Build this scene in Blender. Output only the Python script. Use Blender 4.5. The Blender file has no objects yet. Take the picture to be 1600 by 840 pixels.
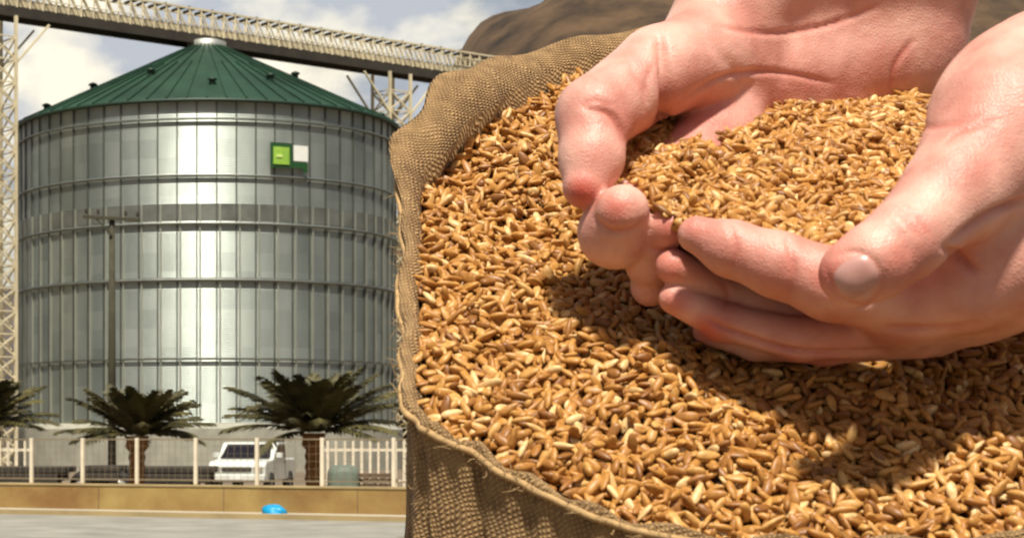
import bpy, math, random
import numpy as np
from mathutils import Vector, Matrix
R = math.radians
random.seed(7); rng = np.random.default_rng(11)
sc = bpy.context.scene
COL = sc.collection

# ------------------------------------------------------------------ camera, sky, sun
EYE = 1.6; F = 2945.0; X0 = 323.0     # the lens axis points at the silo; the frame is shifted up and to the right
cd = bpy.data.cameras.new('camera'); cam = bpy.data.objects.new('camera', cd); COL.objects.link(cam)
cam.location = (0, 0, EYE); cam.rotation_euler = (R(90), 0, 0)
cd.lens = 36*F/1600; cd.sensor_width = 36; cd.shift_y = 270/1600; cd.shift_x = (800-X0)/1600
cd.clip_start = 0.05; cd.clip_end = 4000
cd.dof.use_dof = True; cd.dof.focus_distance = 1.02; cd.dof.aperture_fstop = 56
sc.camera = cam
SUN_AZ, SUN_EL = R(184), R(62)        # azimuth clockwise from +Y (north); behind the camera, a little left
w = bpy.data.worlds.new('World'); sc.world = w; w.use_nodes = True
nt = w.node_tree; nt.nodes.clear()
def wn(t, **k):
    n = nt.nodes.new(t)
    for a, b in k.items(): setattr(n, a, b)
    return n
sky = wn('ShaderNodeTexSky', sky_type='NISHITA', sun_disc=False, sun_elevation=SUN_EL, sun_rotation=SUN_AZ, air_density=1.2, dust_density=3.0)
tc = wn('ShaderNodeTexCoord'); mp = wn('ShaderNodeMapping'); mp.inputs['Scale'].default_value = (1, 1, 1.7); mp.inputs['Location'].default_value = (.35, .1, .2)
nz = wn('ShaderNodeTexNoise'); nz.inputs['Scale'].default_value = 5.0; nz.inputs['Detail'].default_value = 8; nz.inputs['Roughness'].default_value = .55
rp = wn('ShaderNodeValToRGB'); rp.color_ramp.elements[0].position = .28; rp.color_ramp.elements[1].position = .44
nz2 = wn('ShaderNodeTexNoise'); nz2.inputs['Scale'].default_value = 12.0; nz2.inputs['Detail'].default_value = 6
rp2 = wn('ShaderNodeValToRGB'); e = rp2.color_ramp.elements
e[0].position = .44; e[0].color = (.48, .51, .56, 1); e[1].position = .58; e[1].color = (1.0, .93, .75, 1)
sc_ = wn('ShaderNodeVectorMath', operation='SCALE'); sc_.inputs['Scale'].default_value = 20.0
mx = wn('ShaderNodeMixRGB'); bg = wn('ShaderNodeBackground'); bg.inputs['Strength'].default_value = .045; out = wn('ShaderNodeOutputWorld')
L = nt.links.new
L(tc.outputs['Generated'], mp.inputs[0]); L(mp.outputs[0], nz.inputs[0]); L(mp.outputs[0], nz2.inputs[0])
L(nz.outputs[0], rp.inputs[0]); L(nz2.outputs[0], rp2.inputs[0]); L(rp2.outputs[0], sc_.inputs[0])

sx = wn('ShaderNodeSeparateXYZ'); L(tc.outputs['Generated'], sx.inputs[0])       # clouds banked along the horizon, clear sky overhead
el_ = wn('ShaderNodeMapRange'); el_.inputs['From Min'].default_value = .30; el_.inputs['From Max'].default_value = .60; el_.inputs['To Min'].default_value = 1; el_.inputs['To Max'].default_value = .12
L(sx.outputs[2], el_.inputs['Value']); mu_ = wn('ShaderNodeMath', operation='MULTIPLY'); L(el_.outputs[0], mu_.inputs[0]); L(rp.outputs[0], mu_.inputs[1])
ya_ = wn('ShaderNodeMapRange'); ya_.inputs['From Min'].default_value = .35; ya_.inputs['From Max'].default_value = .75; ya_.inputs['To Min'].default_value = .10; ya_.inputs['To Max'].default_value = 1
L(sx.outputs[1], ya_.inputs['Value']); mv_ = wn('ShaderNodeMath', operation='MULTIPLY'); L(ya_.outputs[0], mv_.inputs[0]); L(mu_.outputs[0], mv_.inputs[1])
L(mv_.outputs[0], mx.inputs[0]); L(sky.outputs[0], mx.inputs[1]); L(sc_.outputs[0], mx.inputs[2]); L(mx.outputs[0], bg.inputs[0]); L(bg.outputs[0], out.inputs[0])
sd = bpy.data.lights.new('sun', 'SUN'); sd.energy = 5.0; sd.angle = R(4.5); sd.color = (1, .93, .80)
sun = bpy.data.objects.new('sun', sd); COL.objects.link(sun)
dsun = Vector((math.sin(SUN_AZ)*math.cos(SUN_EL), math.cos(SUN_AZ)*math.cos(SUN_EL), math.sin(SUN_EL)))
sun.rotation_euler = dsun.to_track_quat('Z', 'Y').to_euler()
sc.view_settings.view_transform = 'Standard'; sc.view_settings.look = 'None'
sc.view_settings.exposure = 0.32; sc.view_settings.gamma = 1
sc.cycles.filter_width = 1.8

def P(px, py, d):                      # a point seen at that pixel of the 1600x840 photograph, d metres ahead
    return Vector(((px-X0)*d/F, d, EYE+(690-py)*d/F))

# ------------------------------------------------------------------ helpers
def tag(o, label=None, cat=None, group=None, kind=None):
    if label: o['label'] = label
    if cat: o['category'] = cat
    if group: o['group'] = group
    if kind: o['kind'] = kind
    return o
def thing(name, label, cat, loc=(0, 0, 0), rz=0, group=None):
    o = bpy.data.objects.new(name, None); COL.objects.link(o); o.location = loc; o.rotation_euler = (0, 0, rz)
    o.empty_display_size = .2
    return tag(o, label, cat, group)
def link_mesh(name, me, m, parent=None):
    if m: me.materials.append(m)
    o = bpy.data.objects.new(name, me); COL.objects.link(o)
    if parent: o.parent = parent
    return o
def from_np(name, V, Q, m, parent=None, smooth=True, uv=None, attrs=None):
    V = np.asarray(V, np.float32); Q = np.asarray(Q, np.int32)
    me = bpy.data.meshes.new(name); me.vertices.add(len(V)); me.vertices.foreach_set('co', V.ravel())
    n = Q.shape[1]; me.loops.add(Q.size); me.loops.foreach_set('vertex_index', Q.ravel())
    me.polygons.add(len(Q)); me.polygons.foreach_set('loop_start', np.arange(0, Q.size, n, dtype=np.int32))
    try: me.polygons.foreach_set('loop_total', np.full(len(Q), n, np.int32))
    except Exception: pass
    me.update(calc_edges=True)
    me.polygons.foreach_set('use_smooth', np.full(len(Q), smooth))
    if uv is not None:
        l = me.uv_layers.new(name='UVMap'); l.data.foreach_set('uv', np.asarray(uv, np.float32)[Q.ravel()].ravel())
    for k, a in (attrs or {}).items():
        at = me.attributes.new(k, 'FLOAT', 'POINT'); at.data.foreach_set('value', np.asarray(a, np.float32))
    me.update(); return link_mesh(name, me, m, parent)
class MB:
    def __init__(s): s.v = []; s.f = []; s.sm = []
    def add(s, vs, fs, smooth=False):
        b = len(s.v); s.v += [tuple(v) for v in vs]; s.f += [tuple(b+i for i in f) for f in fs]; s.sm += [smooth]*len(fs); return s
    def box(s, c, size, rz=0, M=None):
        hx, hy, hz = (q/2 for q in size); M0 = M or (Matrix.Translation(c) @ Matrix.Rotation(rz, 4, 'Z'))
        vs = [M0 @ Vector((x*hx, y*hy, z*hz)) for x in (-1, 1) for y in (-1, 1) for z in (-1, 1)]
        return s.add(vs, [(0,1,3,2),(4,6,7,5),(0,4,5,1),(2,3,7,6),(0,2,6,4),(1,5,7,3)])
    def bar(s, a, b, w, h=None):
        a, b = Vector(a), Vector(b); d = b-a; q = d.to_track_quat('Z', 'Y') if d.length else None
        return s.box(None, (w, h or w, d.length), M=Matrix.Translation((a+b)/2) @ q.to_matrix().to_4x4())
    def tube(s, pts, rad, n=8, cap=True):
        pts = [Vector(p) for p in pts]; vs = []; fs = []
        if not hasattr(rad, '__len__'): rad = [rad]*len(pts)
        up = Vector((0, 0, 1)); d0 = (pts[1]-pts[0]).normalized()
        if abs(d0.dot(up)) > .9: up = Vector((1, 0, 0))
        for i, p in enumerate(pts):
            d = (pts[min(i+1, len(pts)-1)]-pts[max(i-1, 0)]).normalized(); x = up.cross(d).normalized(); y = d.cross(x)
            for k in range(n):
                a = 2*math.pi*k/n; vs.append(p+(x*math.cos(a)+y*math.sin(a))*rad[i])
        for i in range(len(pts)-1):
            for k in range(n): fs.append((i*n+k, i*n+(k+1) % n, (i+1)*n+(k+1) % n, (i+1)*n+k))
        if cap: fs += [tuple(range(n-1, -1, -1)), tuple((len(pts)-1)*n+k for k in range(n))]
        return s.add(vs, fs, True)
    def lathe(s, prof, c=(0, 0, 0), n=32, axis='Z', smooth=True):
        vs = []; fs = []
        for r, z in prof:
            for k in range(n):
                a = 2*math.pi*k/n; x, y = r*math.cos(a), r*math.sin(a)
                v = (x, y, z) if axis == 'Z' else (z, x, y) if axis == 'X' else (x, z, y)
                vs.append((v[0]+c[0], v[1]+c[1], v[2]+c[2]))
        for i in range(len(prof)-1):
            for k in range(n): fs.append((i*n+k, i*n+(k+1) % n, (i+1)*n+(k+1) % n, (i+1)*n+k))
        return s.add(vs, fs, smooth)
    def prism(s, outline, y0, y1):     # outline in x,z extruded along y
        n = len(outline); vs = [(x, y0, z) for x, z in outline]+[(x, y1, z) for x, z in outline]
        fs = [tuple(range(n)), tuple(range(2*n-1, n-1, -1))]+[(i, i+n, (i+1) % n+n, (i+1) % n) for i in range(n)]
        return s.add(vs, fs)
    def build(s, name, m, parent=None, bevel=0):
        me = bpy.data.meshes.new(name); me.from_pydata(s.v, [], s.f); me.polygons.foreach_set('use_smooth', s.sm); me.update()
        o = link_mesh(name, me, m, parent)
        if bevel:
            b = o.modifiers.new('bevel', 'BEVEL'); b.width = bevel; b.segments = 2; b.limit_method = 'ANGLE'
        return o

def mat(name, c, rough=.7, metal=0, var=.15, scale=3, bump=0, bscale=30, c2=None, spec=None, coord='Object', sss=0):
    m = bpy.data.materials.new(name); m.use_nodes = True; t = m.node_tree; p = t.nodes['Principled BSDF']
    p.inputs['Roughness'].default_value = rough; p.inputs['Metallic'].default_value = metal
    if spec is not None: p.inputs['Specular IOR Level'].default_value = spec
    tc = t.nodes.new('ShaderNodeTexCoord'); n = t.nodes.new('ShaderNodeTexNoise'); n.inputs['Scale'].default_value = scale; n.inputs['Detail'].default_value = 7; n.inputs['Roughness'].default_value = .6
    r = t.nodes.new('ShaderNodeValToRGB'); a = r.color_ramp.elements
    lo = tuple(x*(1-var) for x in c); hi = c2 or tuple(min(1, x*(1+var)) for x in c)
    a[0].position = .32; a[0].color = (*lo, 1); a[1].position = .68; a[1].color = (*hi, 1)
    t.links.new(tc.outputs[coord], n.inputs[0]); t.links.new(n.outputs[0], r.inputs[0]); t.links.new(r.outputs[0], p.inputs['Base Color'])
    if bump:
        n2 = t.nodes.new('ShaderNodeTexNoise'); n2.inputs['Scale'].default_value = bscale; n2.inputs['Detail'].default_value = 4
        b = t.nodes.new('ShaderNodeBump'); b.inputs['Strength'].default_value = bump; b.inputs['Distance'].default_value = .3/bscale
        t.links.new(tc.outputs[coord], n2.inputs[0]); t.links.new(n2.outputs[0], b.inputs['Height']); t.links.new(b.outputs[0], p.inputs['Normal'])
    return m
M = dict(
 ground=mat('ground', (.15, .115, .075), .95, var=.25, scale=.3, bump=.3, bscale=4),
 road=mat('road', (.26, .25, .21), .9, var=.22, scale=.9, bump=.3, bscale=12),
 pave=mat('pavement', (.42, .38, .30), .9, var=.12, scale=.8, bump=.2, bscale=8),
 yard=mat('yard', (.16, .12, .08), .95, var=.3, scale=.4, bump=.3, bscale=4),
 wall=mat('ochre_wall', (.31, .16, .045), .85, var=.3, scale=.6, c2=(.38, .27, .09), bump=.2, bscale=9),
 cope=mat('coping', (.36, .27, .13), .85, var=.2, scale=.8),
 post=mat('post_paint', (.75, .66, .50), .6, var=.12, scale=3),
 wire=mat('wire', (.28, .22, .14), .5, metal=.3),
 steel=mat('tan_steel', (.62, .54, .36), .7, var=.2, scale=.7),
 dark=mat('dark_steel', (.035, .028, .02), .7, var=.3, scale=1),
 conc=mat('plinth_concrete', (.33, .32, .26), .9, var=.2, scale=.7, bump=.2, bscale=5),
 roofg=mat('green_roof', (.010, .042, .022), .55, var=.3, scale=.35, c2=(.016, .06, .03)),
 trim=mat('green_trim', (.012, .035, .02), .5, var=.2),
 galv=mat('galvanised', (.40, .41, .37), .5, metal=.6, var=.12, scale=2),
 strip=mat('stiffener', (.095, .10, .085), .55, metal=.5, var=.2, scale=1),
 strip2=mat('stiffener_bright', (.42, .43, .36), .4, metal=.6, var=.1, scale=1),
 lg=mat('logo_light_green', (.24, .48, .05), .5, var=.2, scale=1.5, c2=(.36, .58, .08)),
 ld=mat('logo_dark_green', (.012, .07, .015), .5, var=.1),
 lw=mat('logo_white', (.80, .82, .76), .5, var=.04),
 pole=mat('pole_wood', (.05, .045, .025), .9, var=.3, scale=2),
 bark=mat('palm_bark', (.26, .11, .03), .95, var=.4, scale=6, bump=.8, bscale=14),
 frond=mat('palm_frond', (.018, .018, .006), .6, var=.5, scale=1.4, c2=(.13, .11, .03)),
 white=mat('vehicle_white', (.68, .70, .64), .3, var=.05, scale=2),
 glass=mat('dark_glass', (.012, .010, .012), .08, var=.05, spec=.8),
 rubber=mat('rubber', (.018, .017, .016), .85, var=.1),
 hub=mat('hub', (.55, .52, .46), .4, metal=.5),
 tarp=mat('green_tarp', (.13, .16, .12), .6, var=.2, scale=3),
 pallet=mat('pallet_wood', (.14, .09, .05), .9, var=.3, scale=6),
 blue=mat('blue_bag', (.0, .28, .55), .45, var=.15, scale=9),
 hill=mat('hillside', (.035, .022, .012), 1, var=.5, scale=.09, c2=(.115, .068, .034)),
 hill2=mat('hillside_grey', (.06, .05, .05), 1, var=.45, scale=.03, c2=(.11, .09, .08)),
 table=mat('table_wood', (.22, .12, .06), .6, var=.3, scale=8),
)

# ------------------------------------------------------------------ ground, road, hills
def sheet(name, x0, x1, y0, y1, z, m):
    return tag(MB().add([(x0, y0, z), (x1, y0, z), (x1, y1, z), (x0, y1, z)], [(0, 1, 2, 3)]).build(name, m), kind='structure')
sheet('ground', -2500, 2500, -1500, 3200, 0, M['ground'])
# wall line: 43 m away on the left, nearer to the right
wa, wb = P(0, 0, 43.2), P(620, 0, 38.9); wdir = Vector((wb.x-wa.x, wb.y-wa.y, 0)).normalized(); wnor = Vector((wdir.y, -wdir.x, 0))
w0 = Vector((wa.x, wa.y, 0))-wdir*16; w1 = Vector((wa.x, wa.y, 0))+wdir*26
def strip_sheet(name, off0, off1, z, m, zb=None):
    a, b, c, d = w0-wdir*60+wnor*off0, w1+wdir*60+wnor*off0, w1+wdir*60+wnor*off1, w0-wdir*60+wnor*off1
    up = Vector((0, 0, z)); vs = [q+up for q in (d, c, b, a)]; fs = [(0, 1, 2, 3)]
    if zb is not None:
        vs += [Vector((q.x, q.y, zb)) for q in (d, c, b, a)]; fs += [(0, 4, 5, 1), (1, 5, 6, 2), (2, 6, 7, 3), (3, 7, 4, 0)]
    return tag(MB().add(vs, fs).build(name, m), kind='structure')
strip_sheet('pavement', 0, 1.0, .10, M['pave'], zb=0)
strip_sheet('kerb', 1.0, 1.15, .11, M['cope'], zb=0)
strip_sheet('road', 1.15, 13, .006, M['road'])
strip_sheet('yard', -.3, -90, .006, M['yard'])
def ridge(name, d, pts, m, thick=160):
    # a smooth hill: crest heights given along x, falling away in front and behind
    xs = np.array([p[0] for p in pts]); hs = np.array([p[1] for p in pts]); n, k = 200, 24
    X = np.linspace(xs[0], xs[-1], n); H = np.interp(X, xs, hs); ker = np.ones(9)/9; H = np.convolve(np.pad(H, 4, 'edge'), ker, 'valid')
    V = []; 
    for j in range(k):
        t = -1+2*j/(k-1); prof = math.cos(t*math.pi/2)**1.3 if abs(t) < 1 else 0
        nzv = np.interp(X, np.linspace(xs[0], xs[-1], 60), rng.normal(0, 1, 60))*.018
        V.append(np.stack([X, np.full(n, d+t*thick), H*prof*(1+nzv)-.5], 1))
    V = np.concatenate(V); Q = [(j*n+i, j*n+i+1, (j+1)*n+i+1, (j+1)*n+i) for j in range(k-1) for i in range(n-1)]
    return tag(from_np(name, V, Q, m), kind='structure')
def hp(px, py, d): q = P(px, py, d); return (q.x, max(q.z, 0))
ridge('hill', 460, [hp(*q, 460) for q in ((560, 690), (610, 420), (650, 190), (700, 95), (740, 45), (790, 12), (870, -8), (1100, -20), (1400, -20), (1600, -12), (2100, 120), (3600, 600), (4200, 690))], M['hill'], 200)
ridge('distant_hills', 900, [hp(*q, 900) for q in ((-3600, 640), (-1800, 560), (-600, 500), (-60, 455), (20, 440), (120, 470), (400, 540), (700, 640), (900, 690))], M['hill2'], 300)

# ------------------------------------------------------------------ grain silo
SD, SR = 111.0, 11.05
SC = P(323, 0, SD); SC.z = 0
def zf(py, d=SD-SR): return EYE+(690-py)*d/F
Zb, Ze, Za = zf(660), zf(157), EYE+(690-66)*SD/F
silo = thing('grain_silo', 'huge round corrugated steel grain silo with a green conical roof', 'silo', SC)
silo_mat = bpy.data.materials.new('silo_sheet'); silo_mat.use_nodes = True
t = silo_mat.node_tree; p = t.nodes['Principled BSDF']; l = t.links.new
def N(tt, ty, **k):
    n = tt.nodes.new(ty)
    for a, b in k.items():
        if a.startswith('i_'): n.inputs[a[2:].replace('_', ' ')].default_value = b
        else: setattr(n, a, b)
    return n
NS = 66
uvn = N(t, 'ShaderNodeUVMap'); fl = N(t, 'ShaderNodeVectorMath', operation='FLOOR'); wh = N(t, 'ShaderNodeTexWhiteNoise', noise_dimensions='2D')
l(uvn.outputs[0], fl.inputs[0]); l(fl.outputs[0], wh.inputs[0])
ns = N(t, 'ShaderNodeTexNoise', i_Scale=.5, i_Detail=6); mpp = N(t, 'ShaderNodeMapping'); mpp.inputs['Scale'].default_value = (1, .25, 1); l(uvn.outputs[0], mpp.inputs[0]); l(mpp.outputs[0], ns.inputs[0])
ad = N(t, 'ShaderNodeMath', operation='MULTIPLY_ADD'); ad.inputs[1].default_value = .25; l(wh.outputs[0], ad.inputs[0])
ns3 = N(t, 'ShaderNodeMath', operation='MULTIPLY_ADD'); ns3.inputs[1].default_value = 1.3; ns3.inputs[2].default_value = -.35; l(ns.outputs[0], ns3.inputs[0]); l(ns3.outputs[0], ad.inputs[2])
rr = N(t, 'ShaderNodeValToRGB'); q = rr.color_ramp.elements; q[0].position = .1; q[0].color = (.24, .275, .255, 1); q[1].position = .95; q[1].color = (.50, .545, .50, 1)
l(ad.outputs[0], rr.inputs[0]); l(rr.outputs[0], p.inputs['Base Color'])
p.inputs['Metallic'].default_value = .82; p.inputs['Roughness'].default_value = .45
sep = N(t, 'ShaderNodeSeparateXYZ'); l(uvn.outputs[0], sep.inputs[0])
ml = N(t, 'ShaderNodeMath', operation='MULTIPLY'); ml.inputs[1].default_value = 2*math.pi*9; sn = N(t, 'ShaderNodeMath', operation='SINE'); l(sep.outputs[1], ml.inputs[0]); l(ml.outputs[0], sn.inputs[0])
bp = N(t, 'ShaderNodeBump', i_Strength=.55, i_Distance=.02); l(sn.outputs[0], bp.inputs['Height']); l(bp.outputs[0], p.inputs['Normal'])
nA = NS*4; rows = 18; sh = (Ze-Zb)/17
V = []; UV = []
for j in range(rows):
    for i in range(nA+1):
        a = 2*math.pi*i/nA; V.append((SR*math.cos(a), SR*math.sin(a), Zb+j*sh)); UV.append((i/4, j*(Ze-Zb)/17/sh))
Q = [(j*(nA+1)+i, j*(nA+1)+i+1, (j+1)*(nA+1)+i+1, (j+1)*(nA+1)+i) for j in range(rows-1) for i in range(nA)]
from_np('wall', V, Q, silo_mat, silo, uv=UV)
# vertical stiffeners, dark above, with a brighter doubled channel below the middle
Zm = zf(318)
for i in range(NS):
    a = 2*math.pi*(i+.0)/NS
    mb = MB(); mb.box(None, (.10, .07, Ze-Zb-.02), M=Matrix.Rotation(a, 4, 'Z') @ Matrix.Translation((SR+.02, 0, (Ze+Zb)/2)))
    s_ = mb.build('stiffener', M['strip'], silo)
    mb = MB(); a2 = a+.016; mb.box(None, (.12, .09, Zm-Zb-.02), M=Matrix.Rotation(a2, 4, 'Z') @ Matrix.Translation((SR+.03, 0, (Zm+Zb)/2)))
    mb.build('channel', M['strip2'], s_)
ringm = mat('ring_steel', (.16, .17, .15), .5, metal=.6, var=.2, scale=1)
for py, th in ((186, .10), (274, .11), (349, .13), (437, .17), (560, .05)):
    z = zf(py); r_ = SR+.08
    MB().lathe([(r_, z-th/2), (r_+.10, z-th/2), (r_+.10, z+th/2), (r_, z+th/2), (r_, z-th/2)], n=132).build('wind_ring', ringm, silo)
z0, z1 = zf(344), zf(318)
MB().lathe([(SR+.02, z0), (SR+.025, z1)], n=132).build('band_of_dull_sheets', mat('dull_sheet', (.21, .22, .19), .5, metal=.6, var=.3, scale=.6), silo)
MB().lathe([(SR+.18, Ze-.1), (SR+.3, Ze-.1), (SR+.34, Ze+.06), (SR+.2, Ze+.1)], n=132).build('eave_trim', M['trim'], silo)
MB().lathe([(0.01, 0), (SR+.45, 0), (SR+.45, Zb-.3), (SR+.15, Zb-.003), (0.01, Zb-.003)], n=96, smooth=False).build('plinth', M['conc'], silo)
roof = MB().lathe([(SR+.32, Ze+.06), (1.0, Za-.35)], n=NS*2).build('roof', M['roofg'], silo)
for i in range(NS):
    a = 2*math.pi*(i+.5)/NS; ca, sa = math.cos(a), math.sin(a); r0 = 4.5 if i % 2 else 1.1
    zr = Ze+.06+(Za-.35-Ze-.06)*(SR+.32-r0)/(SR+.32-1.0)
    MB().bar((ca*(SR+.3), sa*(SR+.3), Ze+.09), (ca*r0, sa*r0, zr+.03), .07, .14).build('rib', M['roofg'], roof)
MB().lathe([(1.15, Za-.42), (1.15, Za-.05), (.7, Za+.1), (0.01, Za+.12)], n=24).build('roof_cap', M['galv'], silo)
for a_deg, fr in ((-160, .45), (-118, .42), (-88, .62), (-62, .5), (-30, .35), (200, .7), (-10, .8), (170, .55), (-178, .8), (60, .5), (110, .5)):
    a = R(a_deg); rr_ = SR*fr+2.0; rr_ = min(rr_, SR-.8); zz = Ze+.06+(Za-.35-Ze)*(SR+.32-rr_)/(SR-.7)
    MB().lathe([(.17, 0), (.17, .3), (.27, .31), (.24, .4), (.05, .48)], c=(rr_*math.cos(a), rr_*math.sin(a), zz-.1), n=12).build('roof_vent', M['trim'], silo)
# logo plates, bent to the wall
lp = bpy.data.objects.new('logo_panel', None); COL.objects.link(lp); lp.parent = silo
def plate(x0, x1, y0, y1, m, off, name):
    base = math.atan2(-SC.y, -SC.x); tl = []; dist = math.hypot(SC.x, SC.y)
    for x in (x0, x1):
        want = math.atan((x-X0)/F)-math.atan(SC.x/SC.y); th_ = 0
        for _ in range(30): th_ += (want-math.atan(SR*math.sin(th_)/(dist-SR*math.cos(th_))))*6
        tl.append(base+th_)
    a0, a1 = tl; d = SC.y+SR*math.sin((a0+a1)/2)
    z0, z1 = EYE+(690-y1)*d/F, EYE+(690-y0)*d/F; n = 8; vs = []; fs = []
    for rr_ in (SR+off-.06, SR+off):
        for i in range(n+1):
            a = a0+(a1-a0)*i/n
            for z in (z0, z1): vs.append((rr_*math.cos(a), rr_*math.sin(a), z))
    b = 2*(n+1)
    for i in range(n): fs += [(b+2*i, b+2*i+2, b+2*i+3, b+2*i+1), (2*i+1, b+2*i+1, b+2*i+3, 2*i+3), (2*i, 2*i+2, b+2*i+2, b+2*i)]
    fs += [(0, b, b+1, 1), (2*n, 2*n+1, b+2*n+1, b+2*n)]
    return MB().add(vs, fs).build(name, m, lp)
plate(420, 453, 225, 263, M['ld'], .28, 'dark_green_frame')
plate(424, 448, 231, 258, M['lg'], .34, 'light_green_square')
plate(428, 437, 243, 247, mat('logo_pale', (.62, .80, .22), .5), .38, 'pale_mark')
plate(455.5, 477, 229, 253, M['lw'], .28, 'white_square')
plate(453.5, 476, 254.5, 264, M['ld'], .28, 'dark_green_bar')
plate(470, 476, 264.2, 271, M['ld'], .30, 'dark_green_tail')
lp.name = 'logo_panel'

# ------------------------------------------------------------------ conveyor bridge and lattice towers
ba = P(40, 22, 104.5); bb = P(560, 100, 118.2); ba.z = bb.z = EYE+(690-65)*111/F
bd = (bb-ba).normalized(); bn = Vector((-bd.y, bd.x, 0))
bridge = thing('conveyor_bridge', 'long steel conveyor bridge with a dark underside passing over the silo roof', 'conveyor bridge', ba-bd*14)
Lb = 55.0; Wb = 1.3; Hb = 1.75
def bp_(s, side, z): return bd*s+bn*side+Vector((0, 0, z))
for sgn in (-1, 1):
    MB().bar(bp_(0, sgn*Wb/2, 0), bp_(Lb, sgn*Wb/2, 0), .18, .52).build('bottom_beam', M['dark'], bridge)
    MB().bar(bp_(0, sgn*Wb/2, Hb), bp_(Lb, sgn*Wb/2, Hb), .10, .10).build('top_chord', M['steel'], bridge)
    mb = MB(); n = int(Lb/.82)
    for i in range(n):
        s0 = i*.82
        mb.bar(bp_(s0, sgn*Wb/2, .2), bp_(s0, sgn*Wb/2, Hb-.03), .07)
        mb.bar(bp_(s0, sgn*(Wb/2-.04), Hb-.06), bp_(s0+.80, sgn*(Wb/2-.04), .25), .07)
    mb.build('truss_side', M['steel'], bridge)
    MB().bar(bp_(0, sgn*(Wb/2+.05), .85), bp_(Lb, sgn*(Wb/2+.05), .85), .04, .05).build('handrail', M['steel'], bridge)
mb = MB(); 
for i in range(int(Lb/1.64)):
    mb.bar(bp_(i*1.64, -Wb/2, Hb+.09), bp_(i*1.64, Wb/2, Hb+.09), .07)
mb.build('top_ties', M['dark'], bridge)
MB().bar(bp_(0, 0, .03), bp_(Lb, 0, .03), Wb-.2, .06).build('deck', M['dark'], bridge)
mb = MB(); mb.bar(bp_(0, 0, .62), bp_(Lb, 0, .62), .62, .42); mb.build('conveyor_trough', M['steel'], bridge)
mb = MB()
for i in range(int(Lb/.82)): mb.tube([bp_(i*.82+.4, -Wb/2+.1, Hb+.02), bp_(i*.82+.4, Wb/2-.1, Hb+.02)], .09, 6)
mb.build('roller_set', M['dark'], bridge)
def tower(name, label, c, w, ztop, step, brace):
    o = thing(name, label, 'lattice tower', c, math.atan2(bd.y, bd.x), 'lattice towers carrying the conveyor bridge')
    h = w/2; cs = [(-h, -h), (h, -h), (h, h), (-h, h)]
    for x, y in cs: MB().bar((x, y, 0), (x, y, ztop), .16).build('leg', M['steel'], o)
    mb = MB(); n = int(ztop/step)
    for i in range(n):
        z = i*step; z2 = min(ztop, z+step)
        for k in range(4):
            (x0, y0), (x1, y1) = cs[k], cs[(k+1) % 4]
            mb.bar((x0, y0, z2), (x1, y1, z2), .07); mb.bar((x0, y0, z), (x1, y1, z2), .08); mb.bar((x1, y1, z), (x0, y0, z2), .08)
    mb.build('bracing', M['steel'], o)
    for s in brace:
        MB().bar((s*h, -h, ztop-2.6), (s*(h+2.1), -h, ztop-.25), .11).build('knee_brace', M['steel'], o)
        MB().bar((s*h, h, ztop-2.6), (s*(h+2.1), h, ztop-.25), .11).build('knee_brace', M['steel'], o)
    return o
zt = ba.z-.25
cL = P(-3, 0, 105.0); cL = ba+bd*((cL.x-ba.x)/bd.x); cL.z = 0
cR = ba+bd*((P(612, 0, 119.6).x-ba.x)/bd.x); cR.z = 0
tower('lattice_tower', 'pale steel lattice tower holding up the bridge, left of the silo', cL, 1.7, zt, 1.25, (1, -1))
tower('lattice_tower', 'pale steel lattice tower holding up the bridge, right of the silo near the sack', cR, 1.7, zt, 1.25, (-1, 1))

# ------------------------------------------------------------------ wall, fence, yard things
wl = w1-w0; wr = math.atan2(wdir.y, wdir.x)
bw = thing('boundary_wall', 'long low ochre plastered wall along the road in front of the silo', 'wall', w0, wr)
MB().box((wl.length/2, .12, .31), (wl.length, .24, .62)).build('wall_body', M['wall'], bw, .01)
MB().box((wl.length/2, .12, .645), (wl.length, .28, .05)).build('coping', M['cope'], bw, .01)
for i in range(1, int(wl.length/3.1)):
    MB().box((i*3.1, -.001, .31), (.018, .004, .60)).build('plaster_joint', M['pallet'], bw)
fe = thing('fence', 'thin white-posted wire fence standing on top of the low ochre wall', 'fence', w0+Vector((0, 0, .67)), wr)
def s_at(px):                          # arc length along the wall seen at px
    k = (px-X0)/F; # w0.x + s*dx = k*(w0.y+s*dy)
    return (k*w0.y-w0.x)/(wdir.x-k*wdir.y)
posts = [s_at(x) for x in (-250, -155, -38, 45, 125, 210, 302, 398, 500, 612, 724, 850)]
while posts[-1] < wl.length-2: posts.append(posts[-1]+1.55)
for s in posts:
    pb = MB().box((s, .12, .51), (.075, .075, 1.02)).build('post', M['post'], fe, .008)
for z in (.10, .99):
    MB().box((wl.length/2, .17, z), (wl.length, .025, .03)).build('rail', M['wire'], fe)
mb = MB(); s = .1
while s < wl.length: mb.box((s, .19, .53), (.006, .006, .9)); s += .16
for z in np.arange(.2, .95, .16): mb.box((wl.length/2, .197, float(z)), (wl.length, .005, .005))
mb.build('wire_mesh', M['wire'], fe)
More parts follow.
